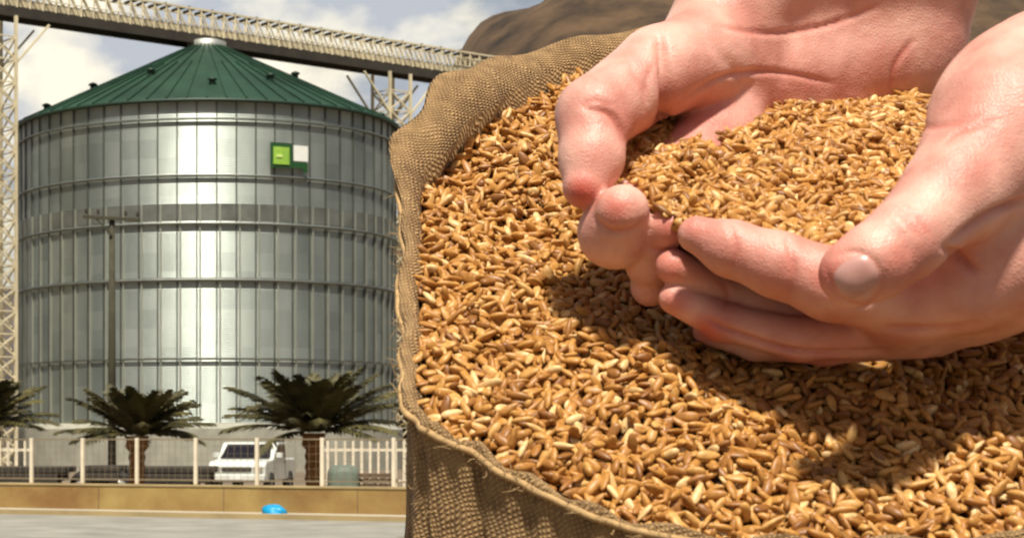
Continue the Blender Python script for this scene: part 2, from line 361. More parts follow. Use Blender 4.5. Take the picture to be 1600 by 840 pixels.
# blue bag lying at the wall foot
bp0 = P(441, 0, 39.6); o = MB(); pr = []
nn = 18
for j in range(7):
    ph = j/6*math.pi/2
    for k in range(nn):
        a = 2*math.pi*k/nn; wob = 1+.12*math.sin(3*a+j)+.07*math.sin(7*a)
        pr.append((.27*math.cos(ph)**.6*math.cos(a)*wob, .16*math.cos(ph)**.6*math.sin(a)*wob, .17*math.sin(ph)*(1+.15*math.sin(2*a))))
o.add(pr, [(j*nn+k, j*nn+(k+1) % nn, (j+1)*nn+(k+1) % nn, (j+1)*nn+k) for j in range(6) for k in range(nn)], True)
k_ = w0+wdir*s_at(441)+wnor*.45
bag = o.build('plastic_bag', M['blue']); bag.location = (k_.x, k_.y, .10); bag.rotation_euler.z = wr
tag(bag, 'small bright blue plastic bag lying at the foot of the ochre wall', 'bag')
# power pole
pp = P(175, 0, 62); pole = thing('power_pole', 'dark wooden power pole with crossarms standing before the silo wall', 'power pole', (pp.x, pp.y, 0))
ht = EYE+(690-338)*62/F
MB().tube([(0, 0, 0), (0, 0, ht)], [.15, .10], 10).build('pole_shaft', M['pole'], pole)
arm = MB().bar((-.95, -.14, ht-.02), (.95, -.14, ht-.14), .10, .10).build('crossarm', M['pole'], pole)
MB().bar((-.5, -.14, ht-.10), (0, -.13, ht-.65), .05).build('brace', M['pole'], pole)
for x in (-.85, -.45, .45, .85): MB().lathe([(.03, 0), (.06, .04), (.035, .08), (.06, .12), (.01, .18)], c=(x, -.14, ht+.03-.063*x), n=10).build('insulator', M['dark'], arm)
# date palms
def palm(px, d, zc, spread, nf, label, seed):
    rs = random.Random(seed); q = P(px, 0, d)
    o = thing('palm_tree', label, 'palm tree', (q.x, q.y, 0), rs.random()*6, 'date palms behind the fence')
    mb = MB(); pts = []; rad = []
    for i in range(14):
        z = zc*i/13; pts.append((0, 0, z)); rad.append(.19+.035*(i % 2)+(.08 if i > 10 else 0))
    mb.tube(pts, rad, 14); mb.build('trunk', M['bark'], o)
    vs = []; fs = []
    for k in range(nf):
        az = k*2.399963+rs.uniform(-.25, .25); u = (k+.5)/nf; el = R(86-80*u+rs.uniform(-7, 7)); ln = spread*rs.uniform(.85, 1.1)*(.60+.40*min(1, u/.5))
        dirh = Vector((math.cos(az), math.sin(az), 0)); side = Vector((-math.sin(az), math.cos(az), 0)); p_ = dirh*.14+Vector((0, 0, zc+.05)); e_ = el; n = 22; st = ln/n; path = []
        for i in range(n+1):
            path.append((p_.copy(), e_)); p_ = p_+(dirh*math.cos(e_)+Vector((0, 0, math.sin(e_))))*st; e_ -= R(rs.uniform(.3, 1.5))*(1+i/n*1.6)
        for i in range(n):
            (a, ea), (b, eb) = path[i], path[i+1]; wd = .028*(1-i/n)+.006; tn = (b-a).normalized(); nr = side.cross(tn)
            base = len(vs); vs += [a+side*wd, a-side*wd, b-side*wd, b+side*wd, a+nr*wd, b+nr*wd]; fs += [(base, base+4, base+5, base+3), (base+4, base+1, base+2, base+5), (base, base+3, base+2, base+1)]
            if i < 3: continue
            ll = .42*spread/2*math.sin(math.pi*min(1, (i/n)*.82+.12))**.7
            for sg in (-1, 1):
                for h_ in (0, .33, .66):
                    c = a.lerp(b, h_); dr = (side*sg*rs.uniform(.75, 1)+tn*rs.uniform(.7, 1.1)+nr*rs.uniform(.0, .45)).normalized(); tip = c+dr*ll*rs.uniform(.8, 1.1)-Vector((0, 0, .05)); wv = tn*.034
                    base = len(vs); vs += [c-wv, c+wv, c.lerp(tip, .55)+wv*.8, tip, c.lerp(tip, .55)-wv*.8]; fs += [(base, base+1, base+2, base+3, base+4)]
    MB().add(vs, fs).build('crown', M['frond'], o)
palm(214, 47.5, 1.75, 1.85, 46, 'medium date palm behind the fence, standing in front of the power pole', 3)
palm(490, 46.5, 1.82, 2.2, 56, 'largest date palm with a wide crown behind the fence, right of the white pickup', 5)
palm(-32, 47.5, 1.95, 1.9, 46, 'date palm cut by the left picture edge, below the left lattice tower', 9)

def wheel(parent, x, y, r=.34, wd=.22, hubm=None):
    wo = MB().lathe([(r*.62, -wd/2), (r*.93, -wd/2), (r, -wd/4), (r, wd/4), (r*.93, wd/2), (r*.62, wd/2)], c=(x, y, r), n=24, axis='Y').build('wheel', M['rubber'], parent)
    MB().lathe([(.01, -wd*.38), (r*.3, -wd*.42), (r*.35, -wd*.25), (r*.62, -wd*.42), (r*.62, wd*.42), (r*.35, wd*.25), (.01, wd*.38)], c=(x, y, r), n=20, axis='Y').build('rim', hubm or M['hub'], wo)
# white pickup, nose towards the fence (local +x is forward)
q = P(398, 0, 55.5); pk = thing('pickup_truck', 'white pickup truck parked nose to the fence left of the big palm', 'pickup truck', (q.x, q.y+2.2, 0), R(-90-13))
prof = [(-2.5, .45), (2.28, .42), (2.36, .55), (2.36, .92), (2.2, 1.03), (1.15, 1.10), (.45, 1.55), (.2, 1.60), (-.75, 1.60), (-.95, 1.10), (-2.5, 1.10)]
MB().prism(prof, -.86, .86).build('body', M['white'], pk, .05)
MB().add([(1.12, -.76, 1.13), (1.12, .76, 1.13), (.50, .68, 1.535), (.50, -.68, 1.535)], [(0, 1, 2, 3)]).build('windscreen', M['glass'], pk)
for s in (-1, 1):
    y = s*.875; MB().add([(.95, y, 1.13), (-.8, y, 1.13), (-.66, y, 1.52), (.42, y, 1.52)], [(0, 1, 2, 3)] if s < 0 else [(3, 2, 1, 0)]).build('side_window', M['glass'], pk)
    for x in (1.5, -1.55): wheel(pk, x, s*.80, .36)
    MB().box((2.372, s*.64, .80), (.05, .30, .16)).build('headlight', M['hub'], pk, .01)
    MB().box((.75, s*.97, 1.2), (.10, .2, .16)).build('wing_mirror', M['white'], pk, .02)
MB().box((2.375, 0, .80), (.05, .90, .13)).build('grille', M['dark'], pk, .01)
MB().box((2.42, 0, .55), (.12, 1.70, .18)).build('bumper', M['white'], pk, .03)
MB().box((2.49, 0, .55), (.02, .34, .10)).build('number_plate', M['lw'], pk)
for s in (-1, 1):
    for x in (-.82, 1.02): MB().box((x, s*.862, .80), (.018, .012, .55)).build('door_seam', M['dark'], pk)
    MB().box((-.62, s*.875, .98), (.16, .03, .03)).build('door_handle', M['dark'], pk)
MB().box((1.2, 0, 1.135), (.14, 1.5, .03)).build('cowl', M['dark'], pk)
MB().box((1.72, 0, 1.03), (.9, 1.2, .06)).build('bonnet', M['white'], pk, .02)
# dark flatbed trailers
def trailer(px0, px1, d, label, yoff=0):
    a, b = P(px0, 0, d), P(px1, 0, d); ln = b.x-a.x; o = thing('flatbed_trailer', label, 'trailer', ((a.x+b.x)/2, d+yoff, 0), R(-3), 'dark flatbed trailers parked behind the wall')
    MB().box((0, 0, .85), (ln, 2.3, .16)).build('deck', M['dark'], o, .01)
    MB().box((0, -.5, .66), (ln*.94, .14, .22)).build('chassis_beam', M['dark'], o); MB().box((0, .5, .66), (ln*.94, .14, .22)).build('chassis_beam', M['dark'], o)
    MB().box((0, -1.17, .62), (ln*.9, .05, .24)).build('side_guard', M['dark'], o, .01)
    for x in (-ln*.4, -ln*.4+.95):
        for s in (-1, 1): wheel(o, x, s*1.0, .40, .26)
    MB().box((ln*.4, -.9, .35), (.12, .12, .66)).build('landing_leg', M['dark'], o); MB().box((ln*.4, .9, .35), (.12, .12, .66)).build('landing_leg', M['dark'], o)
trailer(-140, 112, 52, 'long dark flatbed trailer behind the wall at the left picture edge')
trailer(128, 192, 53, 'short dark flatbed trailer between the first two fence posts left of the medium palm', 1)
trailer(222, 338, 52, 'dark flatbed trailer with pale wheel hubs, left of the white pickup')
# tarp-covered pallet and pallet stack
q = P(537, 0, 53); tp = thing('covered_pallet', 'grey green tarpaulin over a loaded pallet, right of the big palm trunk', 'covered load', (q.x, q.y, 0))
vs = []; n = 20
for j, (z, s) in enumerate(((.12, 1.04), (.5, 1.0), (.72, .98), (.86, .9), (.92, .6), (.93, .01))):
    for k in range(n):
        a = 2*math.pi*k/n; c_, s_ = math.cos(a), math.sin(a); sq = 1/max(abs(c_), abs(s_))**.8; ww = 1+.05*math.sin(5*a+j)
        vs.append((.44*c_*sq*s*ww, .5*s_*sq*s*ww, z+.03*math.sin(3*a)))
MB().add(vs, [(j*n+k, j*n+(k+1) % n, (j+1)*n+(k+1) % n, (j+1)*n+k) for j in range(5) for k in range(n)], True).build('tarpaulin', M['tarp'], tp)
MB().box((0, 0, .06), (1.0, 1.1, .12)).build('pallet', M['pallet'], tp)
q = P(589, 0, 53)
for i, lb in enumerate(('bottom', 'second', 'third', 'fourth', 'top')):
    mb = MB(); z = i*.15
    for y in (-.5, 0, .5): mb.box((0, y, z+.05), (1.0, .1, .09))
    for x in np.linspace(-.45, .45, 7): mb.box((float(x), 0, z+.11), (.1, 1.1, .022))
    o = mb.build('wooden_pallet', M['pallet']); o.location = (q.x+rng.uniform(-.03, .03), q.y, 0); o.rotation_euler.z = rng.uniform(-.06, .06)
    tag(o, f'{lb} pallet of the dark wooden stack beside the covered load', 'pallet', 'stacked wooden pallets')
# white picket fences in the yard
def pickets(px0, px1, d, label):
    a, b = P(px0, 0, d), P(px1, 0, d); o = thing('picket_fence', label, 'fence', (a.x, d, 0), 0, 'white picket fences in the yard')
    ln = b.x-a.x; x = 0.0
    while x <= ln: MB().box((x, 0, .84), (.08, .03, 1.6)).build('picket', M['post'], o); x += .27
    for z in (.35, 1.35): MB().box((ln/2, .04, z), (ln+.2, .04, .08)).build('rail', M['post'], o)
pickets(512, 672, 60, 'white picket fence in the yard, right of the big palm trunk')
pickets(-120, 46, 60, 'white picket fence in the yard at the left picture edge, below the left palm')

# ------------------------------------------------------------------ burlap sack on a table
SL = .672; Y0, Z0 = .5, EYE-(150)*.5/F
def plane_pt(px, py):
    k = (690-py)/F; d = (EYE-Z0+SL*Y0)/(SL-k); return P(px, py, d)
rim_px = [(660, 300), (654, 380), (652, 480), (654, 590), (668, 662), (704, 692), (765, 722), (840, 768), (920, 806), (1010, 838), (1150, 860), (1300, 864), (1450, 862), (1620, 850), (1800, 800), (1930, 700), (1990, 560), (1960, 400), (1840, 260), (1640, 160), (1400, 92), (1180, 62), (1020, 84), (900, 124), (800, 178), (718, 242)]
def spline(pts, n, closed=True):
    pts = np.array(pts, float); m = len(pts); out = []
    for i in range(m if closed else m-1):
        p0, p1, p2, p3 = (pts[(i+k) % m] if closed else pts[min(max(i+k, 0), m-1)] for k in (-1, 0, 1, 2))
        for j in range(n):
            u = j/n; out.append(.5*((2*p1)+(-p0+p2)*u+(2*p0-5*p1+4*p2-p3)*u*u+(-p0+3*p1-3*p2+p3)*u**3))
    return np.array(out)
rim = spline([tuple(plane_pt(*q)) for q in rim_px], 14)
flapx = [.022, .008, .004, .004, .004, .004, .004, .004, .004, .004, .004, .004, .004, .004, .004, .004, .004, .004, .005, .006, .006, .008, .012, .016, .022, .030]
flap = spline([(h,) for h in flapx], 14)[:, 0]
nR = len(rim); cen = rim.mean(0)
arc = np.concatenate([[0], np.cumsum(np.linalg.norm(np.diff(rim, axis=0), axis=1))])
tg = np.roll(rim, -1, 0)-np.roll(rim, 1, 0); outn = np.stack([tg[:, 1], -tg[:, 0], np.zeros(nR)], 1); outn /= np.linalg.norm(outn, axis=1)[:, None]
if ((rim-cen)[:, :2]*outn[:, :2]).sum() < 0: outn = -outn
th = np.arange(nR)/nR*2*np.pi
fold = .0022*np.sin(th*17)+.0016*np.sin(th*29+1)+.0012*np.sin(th*47+2)
# inner wall, over the hem, down the outside to the table
TBL = .74
prof = [(-.004, -.03, 0), (-.001, 0, 0), (0, 0, .45), (.001, 0, .85), (.002, 0, 1.0), (.0036, 0, 1.0), (.0046, 0, .82), (.0040, -.002, .5), (.0025, -.008, .1), (.002, -.022, 0), (.001, -.05, 0), (.000, -.09, 0), (.004, -.15, 0), (.022, -.25, 0), (.035, -.38, 0), (.04, -.5, 0), (.035, -.62, 0), (.02, None, 0)]
V = []; UVs = []; run = 0
for j, (o_, dz, hf) in enumerate(prof):
    P_ = rim+outn*(o_+flap[:, None]*.2*hf+(fold*(.35 if j < 9 else .35+(j-9)*.5))[:, None])
    lean = np.where(flap > .009, flap-.009, 0)     # the tall back of the sack sags over the grain in heavy folds
    P_ += outn*(lean*(-.45*hf*(1-hf)*4+.20*hf*np.sin(th*9+.6)+.12*hf*np.sin(th*21)))[:, None]
    P_[:, 2] += (dz if dz is not None else 0)+flap*hf+.0012*np.sin(th*23)*hf
    if j >= 12:
        f_ = (j-11)/6; zt_ = (cen[2]+prof[j][1] if dz is not None else TBL); P_[:, 2] = P_[:, 2]*(1-f_)+f_*max(zt_, TBL) if dz is not None else TBL
    V.append(P_); run += .02 if j < 12 else .09
    UVs.append(np.stack([np.concatenate([arc[:nR]]), np.full(nR, run)], 1))
V = np.concatenate(V); UVs = np.concatenate(UVs); m_ = len(prof)
Q = [(j*nR+i, j*nR+(i+1) % nR, (j+1)*nR+(i+1) % nR, (j+1)*nR+i) for j in range(m_-1) for i in range(nR)]
bur = bpy.data.materials.new('burlap'); bur.use_nodes = True; t = bur.node_tree; p = t.nodes['Principled BSDF']; l = t.links.new
tc = N(t, 'ShaderNodeTexCoord'); p.inputs['Roughness'].default_value = .95
mA = N(t, 'ShaderNodeMapping'); mB = N(t, 'ShaderNodeMapping'); mA.inputs['Rotation'].default_value = (R(20), R(10), R(8)); l(tc.outputs['Object'], mA.inputs[0])
wA = N(t, 'ShaderNodeTexWave', wave_type='BANDS', bands_direction='X', i_Scale=105.0, i_Distortion=3.0, i_Detail=2.0); wB = N(t, 'ShaderNodeTexWave', wave_type='BANDS', bands_direction='Z', i_Scale=105.0, i_Distortion=3.0, i_Detail=2.0)
wA.inputs['Detail Scale'].default_value = .5; wB.inputs['Detail Scale'].default_value = .5; wA.inputs['Scale'].default_value = wB.inputs['Scale'].default_value = 235; wA.inputs['Distortion'].default_value = wB.inputs['Distortion'].default_value = 9
l(mA.outputs[0], wA.inputs[0]); l(mA.outputs[0], wB.inputs[0])
mm = N(t, 'ShaderNodeMath', operation='MULTIPLY'); l(wA.outputs[1], mm.inputs[0]); l(wB.outputs[1], mm.inputs[1])
nn_ = N(t, 'ShaderNodeTexNoise', i_Scale=160.0, i_Detail=5.0); l(tc.outputs['Object'], nn_.inputs[0])
ma = N(t, 'ShaderNodeMath', operation='MULTIPLY_ADD'); ma.inputs[1].default_value = .6; l(mm.outputs[0], ma.inputs[0])
mc = N(t, 'ShaderNodeMath', operation='MULTIPLY'); mc.inputs[1].default_value = .75; l(nn_.outputs[0], mc.inputs[0]); l(mc.outputs[0], ma.inputs[2])
r_ = N(t, 'ShaderNodeValToRGB'); q = r_.color_ramp.elements; q[0].position = .22; q[0].color = (.12, .065, .026, 1); q[1].position = .8; q[1].color = (.44, .28, .125, 1)
l(ma.outputs[0], r_.inputs[0]); l(r_.outputs[0], p.inputs['Base Color']); bb_ = N(t, 'ShaderNodeBump', i_Strength=.9, i_Distance=.0012); l(ma.outputs[0], bb_.inputs['Height']); l(bb_.outputs[0], p.inputs['Normal'])
sack = thing('grain_sack', 'open burlap sack filled to the brim with golden grain under the cupped hands', 'sack', (float(cen[0]), float(cen[1]), TBL))
off = np.array([cen[0], cen[1], TBL])
from_np('burlap_bag', V-off, Q, bur, sack, uv=UVs)
# hem cord and stitches
hem = rim+outn*(.0046+flap[:, None]*.13+fold[:, None]*.35); hem[:, 2] += flap*.6-.001
mb = MB(); mb.tube([Vector(h-off) for h in hem]+[Vector(hem[0]-off)], .0011, 6, cap=False); mb.build('hem_cord', mat('hem_cord', (.42, .27, .12), .9, var=.3, scale=300), sack)
fr = random.Random(4); mb = MB()
for i in range(520):
    if i < 320: j = fr.randrange(nR); b0 = Vector(hem[j]-off)+Vector((0, 0, fr.uniform(-.003, .003))); dr = Vector(outn[j])*fr.uniform(.2, 1)
    else:
        j = fr.randrange(nR); jj = fr.randrange(9, 12); b0 = Vector(V[jj*nR+j]-off); dr = Vector(outn[j])*fr.uniform(.5, 1)
    dr = (dr+Vector((fr.uniform(-.8, .8), fr.uniform(-.8, .8), fr.uniform(-.5, .9)))).normalized(); ln = fr.uniform(.002, .007); bend = Vector((fr.uniform(-1, 1), fr.uniform(-1, 1), fr.uniform(-1, 1)))*ln*.35
    mb.tube([b0, b0+dr*ln*.5+bend*.6, b0+dr*ln], [.00016, .00013, .00006], 3, cap=False)
tag(mb.build('loose_fibres', mat('jute_fibre', (.42, .28, .13), .9, var=.2, scale=200), sack), kind='stuff')
# table
tb = thing('wooden_table', 'plain brown wooden table standing under the burlap grain sack', 'table', (float(cen[0]), float(cen[1]), 0))
MB().box((0, 0, TBL-.022), (.9, .62, .04)).build('tabletop', M['table'], tb, .004)
for x in (-.4, .4):
    for y in (-.26, .26): MB().box((x, y, (TBL-.042)/2), (.06, .06, TBL-.042)).build('leg', M['table'], tb, .004)
MB().box((0, -.26, TBL-.1), (.74, .025, .10)).build('apron', M['table'], tb); MB().box((0, .26, TBL-.1), (.74, .025, .10)).build('apron', M['table'], tb)

# ------------------------------------------------------------------ grain kernels
def in_poly(x, y, poly):
    ins = np.zeros(len(x), bool); n = len(poly)
    for i in range(n):
        x0, y0 = poly[i]; x1, y1 = poly[(i+1) % n]
        c = ((y0 > y) != (y1 > y)); ins ^= c & (x < (x1-x0)*(y-y0)/((y1-y0) if y1 != y0 else 1e-9)+x0)
    return ins
nU, nV = 9, 7
def kernel_proto():
    vs = []
    for j in range(1, nV):
        u = j/nV; x = -math.cos(math.pi*u); r = math.sin(math.pi*u)**.78*(1-.18*x)
        for k in range(nU):
            a = 2*math.pi*k/nU; cy, cz = math.cos(a)*r, math.sin(a)*r*.70
            if abs(cy) < .30*r and cz > 0: cz *= .62
            vs.append((x, cy, cz))
    b = len(vs); vs += [(-1.04, 0, 0), (1.10, 0, 0)]; tri = []
    for j in range(nV-2):
        for k in range(nU):
            a_, b_, c_, d_ = j*nU+k, j*nU+(k+1) % nU, (j+1)*nU+(k+1) % nU, (j+1)*nU+k; tri += [(a_, d_, c_), (a_, c_, b_)]
    for k in range(nU): tri += [(b, k, (k+1) % nU), (b+1, (nV-2)*nU+(k+1) % nU, (nV-2)*nU+k)]
    return np.array(vs), np.array(tri)
KV, KT = kernel_proto()
def kernels(C, Nn, length, width, tiltsd):
    n = len(C); h = rng.normal(size=(n, 3)); h -= (h*Nn).sum(1)[:, None]*Nn; h /= np.linalg.norm(h, axis=1)[:, None]
    tl = rng.normal(0, tiltsd, n)[:, None]; X = h*np.cos(tl)+Nn*np.sin(tl)
    Yv = np.cross(Nn, X); Yv /= np.linalg.norm(Yv, axis=1)[:, None]; Zv = np.cross(X, Yv)
    ro = rng.uniform(0, 2*np.pi, n)[:, None]; Y2 = Yv*np.cos(ro)+Zv*np.sin(ro); Z2 = -Yv*np.sin(ro)+Zv*np.cos(ro)
    ls = length/2*rng.normal(1, .10, n); ws = width/2*rng.normal(1, .10, n)
    V = C[:, None, :]+KV[None, :, 0:1]*X[:, None]*ls[:, None, None]+KV[None, :, 1:2]*Y2[:, None]*ws[:, None, None]+KV[None, :, 2:3]*Z2[:, None]*ws[:, None, None]
    Tt = KT[None]+(np.arange(n)*len(KV))[:, None, None]
    tone = np.repeat(np.clip(rng.normal(.58, .26, n), .15, 1), len(KV)); return V.reshape(-1, 3), Tt.reshape(-1, 3), tone, np.tile(KV[:, 0], n)
gm = bpy.data.materials.new('grain'); gm.use_nodes = True; t = gm.node_tree; p = t.nodes['Principled BSDF']; l = t.links.new
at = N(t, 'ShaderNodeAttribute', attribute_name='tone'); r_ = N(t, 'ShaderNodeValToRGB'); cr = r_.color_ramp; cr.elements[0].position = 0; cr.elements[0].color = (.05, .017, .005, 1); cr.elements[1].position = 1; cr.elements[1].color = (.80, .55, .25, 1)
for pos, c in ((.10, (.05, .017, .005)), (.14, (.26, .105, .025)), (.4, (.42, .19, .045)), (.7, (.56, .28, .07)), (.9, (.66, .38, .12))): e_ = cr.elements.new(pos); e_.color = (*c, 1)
l(at.outputs['Fac'], r_.inputs[0]); tc = N(t, 'ShaderNodeTexCoord'); n_ = N(t, 'ShaderNodeTexNoise', i_Scale=700.0, i_Detail=3.0); l(tc.outputs['Object'], n_.inputs[0])
mx_ = N(t, 'ShaderNodeMixRGB', blend_type='MULTIPLY'); mx_.inputs[0].default_value = .55; g_ = N(t, 'ShaderNodeValToRGB'); g_.color_ramp.elements[0].position = .3; g_.color_ramp.elements[0].color = (.45, .38, .3, 1); g_.color_ramp.elements[1].position = .65
l(n_.outputs[0], g_.inputs[0]); l(r_.outputs[0], mx_.inputs[1]); l(g_.outputs[0], mx_.inputs[2]); l(mx_.outputs[0], p.inputs['Base Color'])
p.inputs['Roughness'].default_value = .42; p.inputs['Specular IOR Level'].default_value = .4
b_ = N(t, 'ShaderNodeBump', i_Strength=.3, i_Distance=.0004); l(n_.outputs[0], b_.inputs['Height']); l(b_.outputs[0], p.inputs['Normal'])
fr_ = rim[outn[:, 1] < 0]; fr_ = fr_[np.argsort(fr_[:, 0])]; FRX, FRY = fr_[:, 0], fr_[:, 1]
def heap_z(x, y):
    dd = np.clip((y-np.interp(x, FRX, FRY))/.03, 0, 1)
    return Z0+SL*(y-Y0)-.003*(1-dd)+dd*wavy(x, y)
def wavy(x, y):
    return .0035*np.sin(x*34+1.3)*np.cos(y*29)+.002*np.sin(x*91+y*60)+.0012*np.sin(x*180-y*130)
def heap_n(x, y):
    e = 1e-3; dx = (heap_z(x+e, y)-heap_z(x-e, y))/(2*e); dy = (heap_z(x, y+e)-heap_z(x, y-e))/(2*e)
    n = np.stack([-dx, -dy, np.ones_like(x)], 1); return n/np.linalg.norm(n, axis=1)[:, None]
poly = [(float(a[0]-b[0]*.0008), float(a[1]-b[1]*.0015)) for a, b in zip(rim, outn)]
C_, N_ = [], []
x0, x1 = min(q[0] for q in poly), max(q[0] for q in poly); y0, y1 = min(q[1] for q in poly), max(q[1] for q in poly)
for lay, (dz, pitch) in enumerate(((.0000, .0034), (.0014, .0038), (.0027, .0052))):
    gx, gy = np.meshgrid(np.arange(x0, x1, pitch), np.arange(y0, y1, pitch*.83)); gx = gx.ravel()+rng.uniform(-.5, .5, gx.size)*pitch; gy = gy.ravel()+rng.uniform(-.5, .5, gy.size)*pitch*.83
    k = in_poly(gx, gy, poly); gx, gy = gx[k], gy[k]; n3 = heap_n(gx, gy); c3 = np.stack([gx, gy, heap_z(gx, gy)], 1)+n3*(dz+rng.normal(0, .0006, len(gx)))[:, None]
    C_.append(c3); N_.append(n3)
C_, N_ = np.concatenate(C_), np.concatenate(N_)
Vk, Tk, tone, kx = kernels(C_, N_, .0064, .0030, .42)
# solid bulk of the heap under the loose kernels, painted dark for the shaded gaps between them
gx, gy = np.meshgrid(np.linspace(x0, x1, 90), np.linspace(y0, y1, 90)); fx, fy = gx.ravel(), gy.ravel()
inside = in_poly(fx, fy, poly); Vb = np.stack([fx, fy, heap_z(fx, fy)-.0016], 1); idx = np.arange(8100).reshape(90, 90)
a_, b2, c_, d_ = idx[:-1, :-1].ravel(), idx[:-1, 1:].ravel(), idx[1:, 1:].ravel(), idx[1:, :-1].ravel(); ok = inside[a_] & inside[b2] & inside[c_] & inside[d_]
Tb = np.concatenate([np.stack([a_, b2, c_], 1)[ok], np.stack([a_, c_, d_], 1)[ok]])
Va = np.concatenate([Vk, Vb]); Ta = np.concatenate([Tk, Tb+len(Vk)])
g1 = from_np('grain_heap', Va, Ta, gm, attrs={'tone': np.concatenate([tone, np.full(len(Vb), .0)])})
tag(g1, 'golden brown grain filling the open burlap sack in a sloping heap', 'grain', kind='stuff')

# handful of grain in the cupped palms
def dep(px, py):                       # depth of the handful's surface
    return .545+.00035*(392-py)+.00002*(px-1200)
hp_ = [(968, 262), (978, 222), (1010, 195), (1080, 172), (1150, 160), (1260, 147), (1400, 150), (1470, 182), (1475, 260), (1420, 330), (1330, 410), (1220, 412), (1120, 380), (1050, 356), (1000, 318)]
n0 = 7500; px_ = rng.uniform(960, 1480, n0); py_ = rng.uniform(125, 415, n0); k = in_poly(px_, py_, hp_); px_, py_ = px_[k], py_[k]
d_ = dep(px_, py_); mound = .004*np.cos((px_-1230)/260)*np.sin(np.clip((py_-120)/290, 0, 1)*np.pi); wob_ = .0014*np.sin(px_*.03+py_*.05)
C_ = np.stack([(px_-X0)*d_/F, d_, EYE+(690-py_)*d_/F], 1); nrm = np.array([0, -.58, .81]); N_ = np.tile(nrm, (len(C_), 1))+rng.normal(0, .12, (len(C_), 3)); N_ /= np.linalg.norm(N_, axis=1)[:, None]
C_ += nrm*(mound+wob_+rng.uniform(-.0022, .0022, len(C_)))[:, None]
Vk, Tk, tone, kx = kernels(C_, N_, .0061, .0028, .45)
bs = spline(hp_, 4); vs = []; 
ctr = np.array([1230, 270.])
for j in range(8):
    s = 1-j/7.0001 if j else 1
    for q in bs:
        a = ctr+(q-ctr)*(s*.97); d = dep(a[0], a[1]); md = .004*math.cos((a[0]-1230)/260)*math.sin(min(1, max(0, (a[1]-120)/290))*math.pi)
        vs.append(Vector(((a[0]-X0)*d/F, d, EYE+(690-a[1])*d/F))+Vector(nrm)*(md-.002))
nb = len(bs); top = len(vs)
for j in range(1, 7):
    s = math.cos(j/6*math.pi/2)
    for q in bs:
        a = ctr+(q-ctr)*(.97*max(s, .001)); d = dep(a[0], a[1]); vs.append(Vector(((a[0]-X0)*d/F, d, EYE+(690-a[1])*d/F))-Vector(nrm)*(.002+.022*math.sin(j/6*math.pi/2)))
tr = []
def ringq(a0, b0):
    for k in range(nb): k1 = (k+1) % nb; tr.append((a0+k, a0+k1, b0+k1)); tr.append((a0+k, b0+k1, b0+k))
for j in range(7): ringq(j*nb, (j+1)*nb)
ringq(top, 0)
for j in range(5): ringq(top+(j+1)*nb, top+j*nb)
Va = np.concatenate([Vk, np.array([tuple(v) for v in vs])]); Ta = np.concatenate([Tk, np.array(tr)+len(Vk)])
g2 = from_np('handful_of_grain', Va, Ta, gm, attrs={'tone': np.concatenate([tone, np.full(len(vs), .0)])})  # the bulk's darkest tone paints in the shade between kernels
tag(g2, 'rounded handful of golden grain held in the two cupped hands', 'grain', kind='stuff')

# ------------------------------------------------------------------ the hands: one continuous surface each
def smin(a, b, k):
    h = np.clip(.5+.5*(b-a)/k, 0, 1); return b*(1-h)+a*h-k*h*(1-h)
def cone(X, c0, r0, c1, r1):
    d = c1-c0; L2 = (d*d).sum(); q = X-c0; h = np.clip((q*d).sum(-1)/L2, 0, 1)
    return np.linalg.norm(q-h[..., None]*d, axis=-1)-(r0+(r1-r0)*h)
def surface_nets(F_, org, cell):
    nx, ny, nz_ = F_.shape; ins = F_ < 0
    cs = [(i, j, k) for i in (0, 1) for j in (0, 1) for k in (0, 1)]
    sl = lambda A, c: A[c[0]:nx-1+c[0], c[1]:ny-1+c[1], c[2]:nz_-1+c[2]]
    cnt = sum(sl(ins, c).astype(np.int8) for c in cs); act = (cnt > 0) & (cnt < 8); I = np.argwhere(act)
    vid = -np.ones(act.shape, np.int64); vid[act] = np.arange(len(I)); acc = np.zeros((len(I), 3)); num = np.zeros(len(I))
    for c in cs:
        for ax in range(3):
            if c[ax]: continue
            c2 = list(c); c2[ax] = 1
            va = F_[I[:, 0]+c[0], I[:, 1]+c[1], I[:, 2]+c[2]]; vb = F_[I[:, 0]+c2[0], I[:, 1]+c2[1], I[:, 2]+c2[2]]
            x = (va < 0) != (vb < 0); tt = np.where(x, va/np.where(x, va-vb, 1), 0); pt = np.tile(np.array(c, float), (len(I), 1)); pt[:, ax] += tt; acc += pt*x[:, None]; num += x
    V = (I+acc/num[:, None])*cell+org; Qs = []
    for ax in range(3):
        a1, a2 = (ax+1) % 3, (ax+2) % 3
        s0 = [slice(1, -1)]*3; s0[ax] = slice(0, -1); s1 = list(s0); s1[ax] = slice(1, None)
        A, B = ins[tuple(s0)], ins[tuple(s1)]; E = np.argwhere(A != B); off = np.ones(3, int); off[ax] = 0; G = E+off
        fl_ = A[tuple(E.T)]
        def vv(d1, d2):
            g = G.copy(); g[:, a1] += d1; g[:, a2] += d2; return vid[g[:, 0], g[:, 1], g[:, 2]]
        q = np.stack([vv(-1, -1), vv(0, -1), vv(0, 0), vv(-1, 0)], 1); q[~fl_] = q[~fl_][:, ::-1]; Qs.append(q)
    return V, np.concatenate(Qs)
